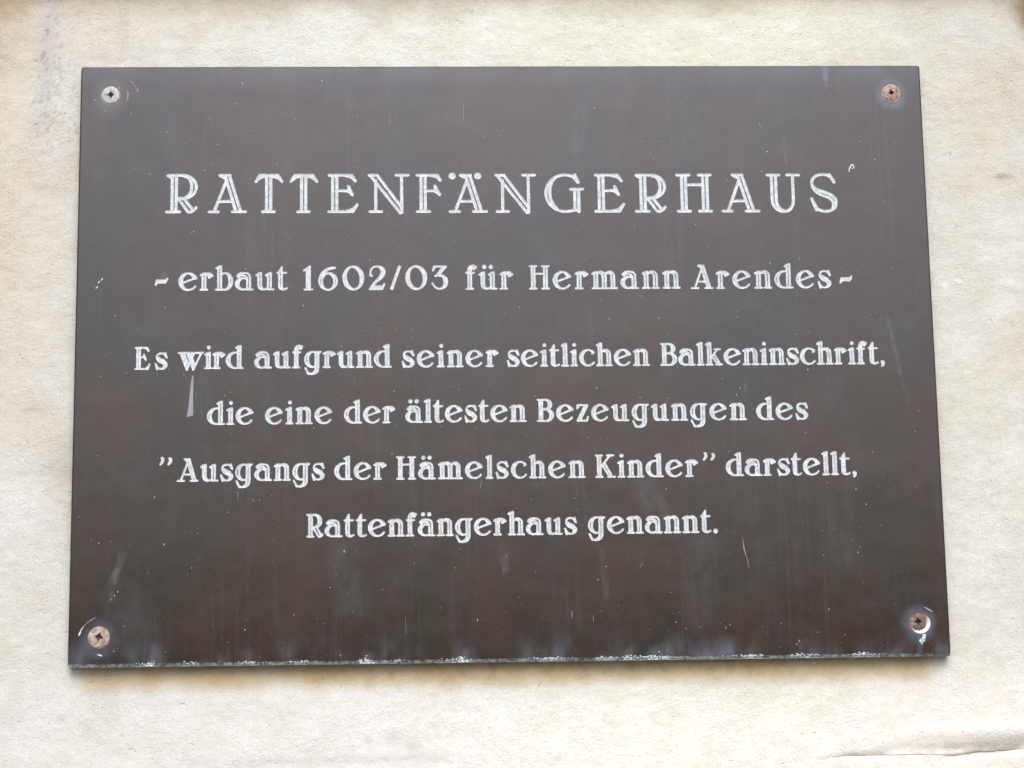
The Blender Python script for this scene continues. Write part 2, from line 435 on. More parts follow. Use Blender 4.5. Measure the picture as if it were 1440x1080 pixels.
A_['u'] = (78, [ln((0, 62), (9, 70), (21, 73)), ln((9, 70), (9, 22)) + bez((9, 22), (10, 2), (22, -1), (34, 0)) + bez((34, 0), (42, 0), (48, 4), (52, 10)), ln((21, 73), (21, 20)) + bez((21, 20), (22, 8), (28, 2), (36, 0)), ln((0, 63), (8, 64)),
      ln((52, 69), (52, 0)), ln((65, 73), (65, 0)), ln((43, 62), (52, 69), (65, 73)), ln((52, 0), (77, 0)), ln((43, 63), (50, 64))])
A_['b'] = (72, stem(9, 0, 104) + flag(9, 104) + [ln((0, 0), (34, 0)), bez((21, 62), (28, 74), (38, 74), (42, 73)) + arc(42, 36.5, 30, 36.5, 90, -90)[1:] + ln((42, 0), (21, 0)), arc(38, 36.5, 22, 36.5, 88, -88)])
A_['d'] = (78, stem(54, 0, 104) + flag(54, 104) + foot(54, 78) + [ln((54, 73), (40, 73)) + arc(40, 36.5, 40, 36.5, 92, 268)[1:] + ln((40, 0), (54, 0)), arc(42, 36.5, 29, 36.5, 92, 268)])
A_['e'] = (79, [arc(39.5, 36.5, 39.5, 37, 26, 325, 40), arc(43, 36.5, 31, 37, 95, 262), ln((10, 29), (76, 53)), bez((43, 73), (54, 70), (60, 60), (63, 50)), ln((68, 56), (56, 66)), ln((75, 51), (62, 48))])
A_['c'] = (68, [arc(38, 36.5, 38, 37, 48, 322, 40), arc(41, 36.5, 29, 37, 95, 262), ln((64, 66), (60, 56)), ln((62, 62), (67, 60))])
A_['a'] = (76, [bez((6, 60), (14, 74), (26, 74), (38, 73)) + bez((38, 73), (62, 73), (64, 60), (64, 46)) + ln((64, 46), (64, 0)), bez((12, 57), (22, 66), (44, 66), (51, 50)) + ln((51, 46), (51, 0)), ln((6, 60), (14, 54)), foot(50, 76)[0],
      bez((50, 46), (40, 50), (30, 52), (24, 50)) + arc(32, 25, 32, 25, 112, 270)[1:] + bez((32, 0), (44, 0), (50, 4), (52, 8)), arc(34, 24, 22.5, 24, 118, 258)])
A_['s'] = (54, [bez((50, 58), (44, 68), (38, 73), (28, 73)) + bez((28, 73), (10, 73), (5, 62), (6, 55))[1:] + bez((6, 55), (8, 42), (24, 40), (36, 35))[1:] + bez((36, 35), (50, 30), (54, 24), (53, 17))[1:] + bez((53, 17), (50, 4), (38, 0), (28, 0))[1:] + bez((28, 0), (14, 0), (8, 6), (3, 18))[1:],
      bez((6, 55), (8, 34), (22, 32), (32, 27)) + bez((32, 27), (44, 22), (44, 14), (38, 4))[1:], bez((16, 52), (20, 46), (32, 44), (42, 38)), ln((46, 74), (53, 53)), ln((0, 24), (7, -2)), ln((44, 68), (50, 56)), ln((2, 16), (9, 8))])
A_['g'] = (76, [ln((76, 73), (36, 73)) + arc(36, 37, 35, 36, 92, 268)[1:] + bez((36, 1), (44, 1), (50, 5), (52, 9)), arc(38, 37, 23, 36, 92, 268), ln((52, 72), (52, 0)) + bez((52, 0), (52, -18), (44, -27), (30, -30)),
      ln((65, 72), (65, -2)) + bez((65, -2), (65, -22), (52, -32), (34, -32)) + bez((34, -32), (22, -32), (12, -28), (6, -8))[1:], ln((3, -4), (16, -31)), ln((12, -22), (20, -31)), ln((65, 66), (76, 73))])
A_['f'] = (42, [ln((21, 0), (21, 78)) + bez((21, 78), (21, 90), (26, 92), (34, 88)), ln((9, 0), (9, 78)) + bez((9, 78), (9, 96), (20, 104), (32, 103)) + ln((32, 103), (44, 98), (36, 86)), ln((0, 71), (34, 71)), bez((18, 88), (20, 98), (30, 98), (36, 96))] + foot(0, 30))
A_['w'] = (118, [ln((0, 73), (118, 73)), ln((8, 72), (40, -7)), ln((25, 72), (49, 13)), ln((15, 72), (44, 2)), ln((40, -7), (74, 72)), ln((41, 72), (71, -7)), ln((56, 72), (79, 12)), ln((47, 72), (74, 2)), ln((71, -7), (109, 72))])
A_['z'] = (52, [ln((2, 73), (50, 73)), ln((2, 73), (-1, 58)), ln((38, 71), (1, 2)), ln((49, 71), (13, 2)), ln((0, 0), (46, 0), (51, 17)), ln((6, 68), (3, 62))])
A_['k'] = (76, stem(9, 0, 104) + flag(9, 104) + foot(0, 30) + foot(48, 76) + foot(42, 68, 73) + [ln((21, 30), (56, 73)), ln((29, 38), (56, 0)), ln((38, 50), (69, 0))])
A_['E'] = (68, [ln((9, 0), (9, 100)), ln((21, 0), (21, 100)), ln((0, 100), (56, 100), (63, 85)), ln((50, 98), (60, 90)), ln((21, 55), (44, 55)), ln((41, 67), (50, 43)), ln((38, 57), (48, 50)), ln((0, 0), (60, 0), (68, 22)), ln((54, 3), (62, 10))])
A_['B'] = (74, [ln((9, 0), (9, 100)), ln((21, 0), (21, 100)), ln((0, 100), (40, 100)) + arc(40, 77.5, 26, 22.5, 90, -90, 18)[1:] + ln((40, 55), (21, 55)), arc(36, 77.5, 18, 22.5, 85, -85, 14), arc(42, 27.5, 32, 27.5, 90, -90, 20) + ln((42, 0), (0, 0)), arc(38, 27.5, 23, 27.5, 85, -85, 16)])
A_['H'] = (86, [ln((9, 0), (9, 100)), ln((21, 0), (21, 100)), ln((65, 0), (65, 100)), ln((77, 0), (77, 100)), ln((21, 66), (65, 66))] + foot(0, 30) + foot(56, 86) + foot(0, 30, 100) + foot(56, 86, 100))
A_['A'] = (95, [ln((14, 0), (50, 94)), ln((43, 100), (73, 0)), ln((55, 100), (85, 0)), ln((25, 29), (64, 29)), ln((32, 100), (55, 100)), ln((34, 99), (47, 88))] + foot(0, 29) + foot(62, 95))
A_['K'] = (90, [ln((9, 0), (9, 100)), ln((21, 0), (21, 100)), ln((21, 42), (68, 100)), ln((33, 52), (65, 0)), ln((42, 64), (78, 0))] + foot(0, 30) + foot(58, 90) + foot(0, 30, 100) + foot(54, 84, 100))
A_['R'] = (72, [ln((9, 0), (9, 100)), ln((21, 0), (21, 100)), ln((0, 100), (38, 100)) + arc(38, 71, 28, 29, 90, -70, 20)[1:] + ln((30, 42), (22, 38)), arc(33, 71, 21, 29, 85, -80, 18), ln((28, 40), (54, 0)), ln((42, 46), (65, 8)), bez((54, 0), (60, -3), (68, 2), (73, 10))] + foot(0, 29))
A_['1'] = (38, [ln((13, 0), (13, 94)), ln((26, 0), (26, 102)), ln((0, 84), (13, 94), (26, 102)), ln((2, 86), (12, 86)), ln((18, 4), (18, 92))] + foot(3, 37))
A_['6'] = (82, [arc(42, 36, 40, 37, 0, 360, 44), arc(42, 34, 28, 36, 0, 360, 36), bez((2, 40), (6, 76), (34, 98), (72, 97)), bez((8, 50), (20, 80), (40, 92), (72, 95))])
A_['0'] = (90, [arc(45, 50, 45, 51, 0, 360, 50), arc(45, 50, 33, 50, 0, 360, 44, 10), arc(45, 50, 39, 50, 0, 360, 44, 6)])
A_['2'] = (68, [bez((10, 58), (-4, 72), (4, 101), (34, 101)) + bez((34, 101), (60, 101), (70, 86), (66, 68))[1:] + bez((66, 68), (60, 44), (22, 34), (4, 4))[1:], bez((36, 101), (52, 96), (58, 84), (52, 66)) + bez((52, 66), (44, 46), (18, 30), (2, 2))[1:], bez((60, 82), (60, 60), (34, 40), (20, 26)), ln((0, 0), (56, 0), (66, 22)), ln((6, 6), (58, 6)), ln((2, 62), (10, 60)), ln((14, 12), (60, 12))])
A_['/'] = (40, [ln((0, 2), (36, 100)), ln((5, 0), (40, 98))])
A_['3'] = (68, [ln((6, 99), (62, 99)), ln((8, 99), (2, 80)), ln((4, 90), (16, 97)), ln((62, 99), (26, 58)), ln((50, 97), (14, 56)), ln((12, 56), (28, 60)) + bez((28, 60), (52, 62), (66, 50), (66, 30))[1:] + bez((66, 30), (66, 10), (50, 0), (32, 0))[1:] + bez((32, 0), (16, 0), (8, 8), (0, 24))[1:], bez((30, 58), (50, 56), (54, 44), (54, 28)) + bez((54, 28), (54, 12), (44, 2), (34, 1))[1:], ln((44, 97), (54, 92)), ln((60, 26), (56, 40))])
A_[','] = (18, dot(9, 5, 5) + [bez((14, 6), (17, -2), (12, -9), (5, -12)), bez((9, 4), (13, -4), (10, -8), (5, -12))])
A_['.'] = (18, dot(9, 4, 6.5) + dot(9, 4, 2))
A_['"'] = (58, [bez((14, 106), (22, 94), (14, 84), (4, 76)), bez((9, 106), (16, 96), (12, 86), (4, 76)), ln((12, 104), (13, 92)), ln((15, 100), (9, 84)), bez((52, 103), (60, 92), (52, 83), (42, 76)), bez((47, 103), (53, 95), (50, 86), (42, 76)), ln((50, 101), (51, 91)), ln((53, 98), (47, 84))])
A_['-'] = (52, [ln((0, 22), (6, 42), (46, 42), (52, 50)), ln((5, 32), (44, 32), (52, 48)), ln((3, 26), (9, 38)), ln((8, 37), (46, 37))])
def uml(k, dy=97):
    w, st = A_[k]
    return (w, st + ring(w / 2 - 17, dy) + ring(w / 2 + 13, dy))
A_['ä'] = uml('a'); A_['ü'] = uml('u')
# heading: passes further apart, the dark land between them stays
T_ = {}
T_['R'] = [ln((9.5, 0), (9.5, 100)), ln((20.5, 0), (20.5, 100)), ln((-1, 100), (38, 100)) + arc(38, 68, 35, 32, 90, -68, 26)[1:] + ln((46, 37), (28, 37), (22, 33)), bez((42, 97), (54, 96), (61, 84), (61, 68)) + bez((61, 68), (61, 54), (56, 44), (46, 40))[1:],
      ln((28, 34), (51, 1)), ln((40, 37), (62, 8)), bez((51, 1), (56, -3), (66, 0), (73, 11)), ln((-4, 0), (30, 0)), ln((-2, 99), (6, 94))]
T_['A'] = [ln((14, 2), (46, 88)), ln((42, 97), (71, 0)), ln((53, 99), (83, 0)), ln((28, 100), (54, 100)), ln((29, 99), (42, 92)), ln((24, 28), (62, 28)), ln((0, 0), (24, 0)), ln((62, 0), (96, 0))]
T_['T'] = [ln((27, 0), (27, 98)), ln((38, 0), (38, 98)), ln((9, 100), (57, 100)), ln((-1, 83), (9, 100)), bez((-1, 83), (6, 92), (14, 97), (27, 97)), ln((67, 83), (57, 100)), bez((67, 83), (60, 92), (52, 97), (38, 97)), ln((17, 0), (47, 0))]
T_['E'] = [ln((8, 0), (8, 100)), ln((19, 0), (19, 100)), ln((-1, 100), (58, 100)), ln((58, 100), (68, 84)), bez((44, 98), (56, 97), (62, 92), (68, 84)), ln((19, 57), (48, 57)), ln((50, 69), (60, 46)), bez((40, 57), (50, 57), (55, 52), (60, 46)), bez((50, 69), (52, 60), (48, 57), (44, 57)), ln((-2, 0), (61, 0), (73, 19)), bez((46, 2), (60, 3), (66, 10), (73, 19))]
T_['N'] = [ln((15, 0), (15, 86)), ln((2, 98), (80, -4)), ln((19, 100), (84, 10)), ln((-2, 100), (19, 100)), ln((84, 100), (84, -2)), ln((0, 0), (30, 0)), ln((70, 100), (101, 100)), ln((80, -4), (84, -3))]
T_['F'] = [ln((9, 0), (9, 100)), ln((20, 0), (20, 100)), ln((-1, 100), (53, 100)), ln((53, 100), (60, 86)), bez((40, 98), (50, 97), (56, 92), (60, 86)), ln((20, 57), (44, 57)), ln((46, 70), (58, 46)), bez((36, 57), (48, 57), (53, 52), (58, 46)), bez((46, 70), (48, 60), (46, 58), (40, 57)), ln((-1, 0), (31, 0))]
T_['G'] = [arc(51, 50, 51, 50.5, 55, 278, 50) + ln((58, 0), (78, 3)), bez((28, 95), (4, 76), (4, 30), (30, 6)), ln((78, 101), (87, 80)), bez((80, 91), (84, 84), (86, 82), (87, 80)), ln((77, 61), (77, 3)), ln((87.5, 61), (87.5, 0)), ln((67, 61), (98, 61)), bez((68, 98), (76, 92), (82, 88), (85, 80)), bez((60, 0), (70, 2), (80, 6), (88, -1)), ln((72, 96), (78, 101))]
T_['H'] = [ln((11, 0), (11, 100)), ln((21.5, 0), (21.5, 100)), ln((68, 0), (68, 100)), ln((79, 0), (79, 100)), ln((21, 73), (68, 73)), ln((-1, 100), (31, 100)), ln((57, 100), (88, 100)), ln((0, 0), (32, 0)), ln((57, 0), (89, 0))]
T_['U'] = [ln((10, 100), (10, 32)) + bez((10, 32), (11, 8), (26, -1), (40, -1))[1:] + bez((40, -1), (58, -1), (67, 12), (67, 32))[1:] + ln((67, 32), (67, 100)), ln((21, 100), (21, 32)) + bez((21, 32), (22, 14), (30, 4), (42, 1)), ln((-1, 100), (30, 100)), ln((52, 100), (83, 100))]
T_['S'] = [bez((56, 92), (48, 100), (38, 102), (28, 101)) + bez((28, 101), (12, 100), (2, 90), (2, 78))[1:] + bez((2, 78), (4, 58), (24, 58), (42, 50))[1:] + bez((42, 50), (60, 42), (66, 34), (66, 26))[1:] + bez((66, 26), (66, 8), (54, 0), (38, -1))[1:] + bez((38, -1), (26, -1), (16, 4), (8, 12))[1:],
      bez((2, 78), (4, 50), (26, 46), (40, 40)) + bez((40, 40), (60, 32), (60, 20), (56, 8))[1:], ln((50, 101), (62, 80)), ln((0, 34), (12, 3)), bez((52, 96), (56, 90), (60, 86), (62, 80)), ln((2, 30), (14, 6)), ln((12, 3), (18, 4)), ln((44, 100), (52, 98))]
T_['Ä'] = T_['A'] + ring(6, 98, 5.4) + ring(74, 98, 5.4)

TITLE = [('R', -158.01, 69.80), ('A', -139.03, 69.73), ('T', -117.03, 69.66), ('T', -100.68, 69.60), ('E', -82.77, 69.54), ('N', -63.83, 69.48), ('F', -41.46, 69.40), ('Ä', -26.20, 69.35), ('N', -4.17, 69.27), ('G', 18.95, 69.19), ('E', 42.71, 69.11), ('R', 62.25, 69.05), ('H', 81.41, 68.98), ('A', 102.67, 68.91), ('U', 124.43, 68.83), ('S', 145.01, 68.76)]
# words: text, left and right edge of the cut, baseline (mm on the plate)
BODY = [(10.8, [('-', -163.88, -157.78, 32.39), ('erbaut', -152.92, -102.13, 32.28), ('1602/03', -95.20, -27.32, 32.10), ('für', -19.52, 2.94, 32.00), ('Hermann', 10.16, 81.25, 31.87), ('Arendes', 86.15, 152.70, 31.64), ('-', 156.37, 162.23, 31.49)]),
        (9.95, [('Es', -172.55, -157.15, -4.98), ('wird', -152.72, -122.27, -4.85), ('aufgrund', -117.56, -53.99, -4.80), ('seiner', -49.52, -4.48, -4.89), ('seitlichen', -0.81, 65.84, -4.92), ('Balkeninschrift,', 70.77, 176.43, -4.96)]),
        (9.95, [('die', -139.00, -117.38, -31.00), ('eine', -112.44, -81.25, -31.02), ('der', -76.19, -52.46, -30.93), ('ältesten', -48.01, 7.93, -30.85), ('Bezeugungen', 12.74, 110.14, -30.93), ('des', 114.70, 139.14, -31.00)]),
        (9.95, [('"', -160.73, -154.31, -57.10), ('Ausgangs', -152.38, -84.92, -57.20), ('der', -80.73, -56.67, -57.14), ('Hämelschen', -52.34, 34.70, -57.24), ('Kinder', 39.17, 86.96, -57.27), ('"', 88.68, 95.33, -57.30), ('darstellt,', 99.61, 160.79, -57.10)]),
        (9.95, [('Rattenfängerhaus', -93.36, 30.39, -83.40), ('genannt.', 35.18, 95.34, -83.26)])]
PEN_T, PEN_B, SX = 0.77, 0.51, 0.95       # half width of a pass, mm
lines = []
o = 'first second third fourth fifth sixth seventh eighth ninth tenth eleventh twelfth thirteenth fourteenth fifteenth sixteenth'.split()
lines.append((PEN_T, [(T_[c], x, z, 17.67, 'letter', 'large engraved capital %s, %s letter of the heading' % (c, o[k])) for k, (c, x, z) in enumerate(TITLE)]))
LN = ['second line', 'third line', 'fourth line', 'fifth line', 'last line']
for li, (cap, words) in enumerate(BODY):
    L = []
    u = cap / 100.0
    for w, x0, x1, z in words:
        tot = sum(A_[c][0] for c in w) * u * SX
        room = (x1 - x0 - 2 * PEN_B) - tot
        gap = room / max(1, len(w) - 1)
        x = x0 + PEN_B
        for k, c in enumerate(w):
            kind = 'digit' if c in '016230' else 'letter' if c.isalpha() else {',': 'comma', '.': 'full_stop', '"': 'quotation_mark', '-': 'dash', '/': 'slash'}[c]
            if kind in ('letter', 'digit'):
                lab = 'engraved %s %s in %s, %s of the inscription' % ('digit' if kind == 'digit' else ('capital' if c.isupper() else 'letter'), c, w.strip(',.'), LN[li])
            else: lab = None
            L.append((A_[c][1], x, z, cap, kind, lab))
            x += A_[c][0] * u * SX + gap
    lines.append((PEN_B, L))

# marks on the plate: x0, z0, x1, z1 (mm), inner and outer radius (mm), strength, colour
SM = [(154.2, 140.5, 154.4, 134.5, .2, 2.2, .75, (.15, .18, .24)), (154.4, 134.5, 154.4, 127, .0, .8, .6, (.13, .15, .19)),
      (178.5, 16, 183.0, -9, .2, 1.7, .26, (.14, .15, .19)), (183.0, -9, 186.0, -24, .0, .8, .2, (.13, .14, .17)),
      (-176.5, -91, -180.5, -103, .4, 2.4, .60, (.14, .15, .16)), (-180.5, -103, -181.5, -111, .3, 1.5, .40, (.13, .14, .16)),
      (-96.7, 52.5, -96.0, 33, .2, 1.7, .75, (.035, .016, .008)), (-93.5, 51, -94.5, 46, .2, 1.6, .55, (.035, .016, .008)),
      (-38.5, 8.5, -36.5, 1.5, .3, 3.2, .60, (.036, .019, .010)), (-59, -107, -59, -113, .1, 1.0, .5, (.032, .015, .007)),
      (-138, 111, -139, 116, .1, 1.3, .45, (.15, .16, .17)), (-160.5, 38.6, -158.8, 40, .3, 2.2, .40, (.12, .125, .13)),
      (-54.3, 120.5, -54.3, 112, .0, .6, .5, (.15, .16, .18)), (186.2, -130, 185.8, -139, .3, 2.2, .45, (.10, .13, .18)),
      (110, -15, 110.3, -19, .3, 1.1, .45, (.13, .15, .17)), (-77, -92, -72, -116, 2, 10, .28, (.10, .105, .12)),
      (-4, -90, -3, -99, .6, 3.5, .30, (.12, .13, .15)), (42, -92, 43, -112, .4, 2.5, .28, (.12, .13, .15)),
      (62, -62, 70, -80, 2, 9, .30, (.10, .11, .125)), (34, 100, 36, 118, 1, 6, .22, (.12, .12, .14)),
      (-175, -112, -165, -136, 3, 14, .22, (.09, .095, .11)), (150, -78, 152, -96, 2, 12, .25, (.09, .10, .11)),
      (133, 108, 133.5, 92, .1, 1.0, .4, (.12, .14, .16)), (88, -90, 84, -122, 2, 11, .22, (.10, .10, .12))]
HAZE = [(-163.5, 5, .8), (-66.5, 6, 1.0), (-22.5, 9, .9), (53, 8, .6), (63, 6, .7), (71, 10, .6), (108, 7, .5), (133, 10, .6), (160, 10, .5), (-120, 9, .5), (17, 10, .4), (-50, 6, .4)]
HALO = [(-185.8, 126.2, 10.5, .55, (.10, .105, .14)), (185.6, 127.0, 9.5, .6, (.115, .14, .18)), (-186.2, -129.0, 10.5, .6, (.105, .11, .145)), (185.8, -126.2, 10.0, .75, (.11, .13, .17))]
def marks_at(X, Z):
    rgb = np.zeros(X.shape + (3,)); al = np.zeros(X.shape)
    def over(a, c):
        nonlocal rgb, al
        a = np.clip(a, 0, 1); na = a + al * (1 - a)
        rgb = (np.array(c) * a[..., None] + rgb * (al * (1 - a))[..., None]) / np.maximum(na, 1e-6)[..., None]
        al = na
    def seg(x0, z0, x1, z1, a, b):
        dx, dz = x1 - x0, z1 - z0
        t = np.clip(((X - x0) * dx + (Z - z0) * dz) / (dx * dx + dz * dz + 1e-9), 0, 1)
        return 1 - sstep(a, b, np.hypot(X - x0 - t * dx, Z - z0 - t * dz))
    nz = sstep(0.30, 0.62, fbm(X, Z, 0.42, 3, 90, 1, .5)); nb = sstep(0.3, 0.65, fbm(X, Z, 0.3, 3, 91))
    for hx, hw, ha in HAZE: over(seg(hx, -141, hx + .6, -138.5, .2, hw * .8) * (.35 + .65 * nz) * ha * .42, (.16, .175, .21))
    for sx, sz, r1, a, cc in HALO: over(seg(sx, sz, sx, sz - 1, 4.2, r1) * (.45 + .55 * nb) * a, cc)
    for x0, z0, x1, z1, a, b, w, cc in SM: over(seg(x0, z0, x1, z1, a, b) * (.25 + .75 * nz) * w * .8, cc)
    return np.concatenate([rgb, al[..., None]], -1)

# ------------------------------------------------------------------ plaque
plaque = empty('plaque', (0, 0.006, -0.14084))
tag(plaque, 'dark brown engraved plaque with white German lettering, screwed to the pale stone wall', 'plaque')
HW, HH = 200.0, 140.84
G = 0.17
def seg_dist(PX, PZ, pts):
    best = np.full(PX.shape, 1e9)
    p = np.array(pts)
    for (ax, az), (bx, bz) in zip(p[:-1], p[1:]):
        dx, dz = bx - ax, bz - az
        L = dx * dx + dz * dz + 1e-12
        t = np.clip(((PX - ax) * dx + (PZ - az) * dz) / L, 0, 1)
        d = (PX - ax - t * dx) ** 2 + (PZ - az - t * dz) ** 2
        np.minimum(best, d, out=best)
    return np.sqrt(best)

cdt_v, cdt_e = [], []          # contours for the board face, directed, letter on the left
def grooves(pen, items, depth):
    xs0 = min(i[1] for i in items) - 4; xs1 = max(i[1] + 1.25 * i[3] for i in items) + 4
    z0 = min(i[2] for i in items) - 6; z1 = max(i[2] + i[3] for i in items) + 4
    nx, nz = int((xs1 - xs0) / G), int((z1 - z0) / G)
    gx = xs0 + np.arange(nx) * G; gz = z0 + np.arange(nz) * G
    F = np.full((nz, nx), -9.0); Q = np.full((nz, nx), 9.0); Lb = np.full((nz, nx), -1)
    ZZ, XX = np.meshgrid(gz, gx, indexing='ij')
    rough = 0.065 * (fbm(XX, ZZ, 1.6, 3, int(pen * 1000)) - 0.5) * 2 + 0.03 * (rng.random(XX.shape) - 0.5)
    for li, (st, x, z, cap, kind, lab) in enumerate(items):
        u = cap / 100.0
        P = [[(x + a * u * (1 if pen == PEN_T else SX), z + b * u) for a, b in s] for s in st]
        allp = np.array([q for s in P for q in s])
        i0 = max(0, int((allp[:, 0].min() - 1.6 - xs0) / G)); i1 = min(nx, int((allp[:, 0].max() + 1.6 - xs0) / G) + 1)
        k0 = max(0, int((allp[:, 1].min() - 1.6 - z0) / G)); k1 = min(nz, int((allp[:, 1].max() + 1.6 - z0) / G) + 1)
        sx, sz = XX[k0:k1, i0:i1], ZZ[k0:k1, i0:i1]
        d = np.full(sx.shape, 1e9)
        for s in P:
            a = np.array(s)
            j0 = max(0, int((a[:, 0].min() - 1.6 - gx[i0]) / G)); j1 = int((a[:, 0].max() + 1.6 - gx[i0]) / G) + 2
            m0 = max(0, int((a[:, 1].min() - 1.6 - gz[k0]) / G)); m1 = int((a[:, 1].max() + 1.6 - gz[k0]) / G) + 2
            sub = d[m0:m1, j0:j1]
            np.minimum(sub, seg_dist(sx[m0:m1, j0:j1], sz[m0:m1, j0:j1], s), out=sub)
        f = pen + rough[k0:k1, i0:i1] - d
        up = f > F[k0:k1, i0:i1]
        F[k0:k1, i0:i1][up] = f[up]; Q[k0:k1, i0:i1][up] = d[up]; Lb[k0:k1, i0:i1][up] = li
    F[np.abs(F) < 1e-4] = 1e-4
    F[0, :] = F[-1, :] = F[:, 0] = F[:, -1] = -9
    ins = F > 0
    code = ins[:-1, :-1] * 1 + ins[:-1, 1:] * 2 + ins[1:, 1:] * 4 + ins[1:, :-1] * 8
    q = np.clip(Q / (pen + 0.06), 0, 1)
    DZ = depth * np.sqrt(1 - q ** 2) + 0.02 + 0.03 * rng.random(F.shape)
    faces = [[] for _ in items]
    ks, is_ = np.nonzero(code == 15)
    lab = Lb[:-1, :-1][ks, is_]
    base = ks * nx + is_
    for l, b in zip(lab.tolist(), base.tolist()):
        faces[l].append((b, b + 1, b + nx + 1, b + nx))
    pos = {}                                    # edge vertex key -> coordinates
    NB = nx * nz
    Fl = F
    global cdt_v, cdt_e
    ci = {}
    def ev(k, i, k2, i2):
        if k == k2:
            key = NB + (k * nx + min(i, i2))
        else:
            key = 2 * NB + (min(k, k2) * nx + i)
        if key not in pos:
            fa, fb = Fl[k, i], Fl[k2, i2]
            t = fa / (fa - fb); t = min(0.97, max(0.03, t))
            pos[key] = (gx[i] + (gx[i2] - gx[i]) * t, gz[k] + (gz[k2] - gz[k]) * t)
            ci[key] = len(cdt_v); cdt_v.append(pos[key])
        return key
    mk, mi = np.nonzero((code > 0) & (code < 15))
    for k, i in zip(mk.tolist(), mi.tolist()):
        cs = ((k, i), (k, i + 1), (k + 1, i + 1), (k + 1, i))
        inn = [bool(ins[a, b]) for a, b in cs]
        poly = []; ex = None; segs = []; l = -1
        first_in = None
        for a in range(4):
            b = (a + 1) % 4
            if inn[a]:
                poly.append(cs[a][0] * nx + cs[a][1]); l = int(Lb[cs[a]])
            if inn[a] != inn[b]:
                key = ev(cs[a][0], cs[a][1], cs[b][0], cs[b][1]); poly.append(key)
                if inn[a]: ex = key
                else:
                    if ex is None: first_in = key
                    else: segs.append((ex, key)); ex = None
        if ex is not None and first_in is not None: segs.append((ex, first_in))
        faces[l].append(tuple(poly))
        for s0, s1 in segs: cdt_e.append((ci[s0], ci[s1]))
    out = []
    for li, fs in enumerate(faces):
        if not fs: continue
        idx = {}; V = []; Fc = []
        for f in fs:
            g = []
            for v in f:
                if v not in idx:
                    idx[v] = len(V)
                    if v >= NB:
                        V.append((pos[v][0] / 1e3, 0.0, pos[v][1] / 1e3))
                    else:
                        kk, ii = divmod(v, nx)
                        V.append((gx[ii] / 1e3, DZ[kk, ii] / 1e3, gz[kk] / 1e3))
                g.append(idx[v])
            Fc.append(tuple(g))
        o = mesh_obj(items[li][4], V, Fc, M_CORE, plaque, True)
        if items[li][5]: tag(o, items[li][5])
for pen, items in lines:
    grooves(pen, items, 0.26 if pen > 0.7 else 0.18)
print('letters', round(time.time() - T0, 1), len(cdt_v), 'contour points')

# screws: centre (mm), head radius, hole radius, hole centre
SCREWS = [(-185.81, 126.91, 4.50, 4.75, (-185.75, 126.75)), (185.58, 127.04, 4.30, 4.62, (185.58, 127.04)),
          (-186.24, -127.78, 4.85, 5.0, (-186.2, -127.85)), (185.70, -125.55, 3.75, 4.75, (186.45, -126.15))]
NS = 64
def add_loop(pts, closed=True):
    b = len(cdt_v); cdt_v.extend(pts)
    for k in range(len(pts)): cdt_e.append((b + k, b + (k + 1) % len(pts)))
    return list(range(b, b + len(pts)))
for sx, sz, r, hr, (hx, hz) in SCREWS:
    add_loop([(hx + hr * math.cos(a), hz + hr * math.sin(a)) for a in np.linspace(0, 2 * math.pi, NS, endpoint=False)])
# outline of the front face with rounded corners, slightly worn
def outline(inset, rc=1.3, wob=0.0):
    P = []
    for cx, cz, a0 in ((HW - rc, HH - rc, 0), (-HW + rc, HH - rc, 90), (-HW + rc, -HH + rc, 180), (HW - rc, -HH + rc, 270)):
        for a in np.linspace(a0, a0 + 90, 7):
            P.append((cx + (rc - inset) * math.cos(R(a)), cz + (rc - inset) * math.sin(R(a))))
    Q = []
    for k in range(len(P)):
        a, b = P[k], P[(k + 1) % len(P)]
        L = math.hypot(b[0] - a[0], b[1] - a[1]); n = max(1, int(L / 2.5))
        for j in range(n): Q.append((a[0] + (b[0] - a[0]) * j / n, a[1] + (b[1] - a[1]) * j / n))
    return Q
ch = [outline(0.75), outline(0.28), outline(0.0)]
jit = np.random.default_rng(3).normal(0, 1, len(ch[0]))
jit = (jit + np.roll(jit, 1)) * 0.045
front = [(x * (1 + j / 900), z * (1 + j / 500)) for (x, z), j in zip(ch[0], jit)]
b_out = add_loop(front)
n_con = len(cdt_v)
gxx, gzz = np.meshgrid(np.arange(-198, 198, 1.7), np.arange(-138.5, 139, 1.7))
ext = [np.stack([gxx.ravel(), gzz.ravel()], 1)]
def dense(x0, x1, z0, z1, st=0.62):
    a, b = np.meshgrid(np.arange(x0, x1, st), np.arange(z0, z1, st)); ext.append(np.stack([a.ravel(), b.ravel()], 1))
dense(-198.5, 198.5, -139.4, -131, 0.9)
for sx, sz, r1, a, cc in HALO: dense(sx - r1, sx + r1, max(-138.5, sz - r1), min(138.5, sz + r1), 0.8)
for x0, z0, x1, z1, a, b, w, cc in SM:
    if b < 5: dense(max(-198, min(x0, x1) - b), min(198, max(x0, x1) + b), max(-138.8, min(z0, z1) - b), min(138.8, max(z0, z1) + b))
ext = np.concatenate(ext); ext += np.random.default_rng(4).uniform(-.12, .12, ext.shape)
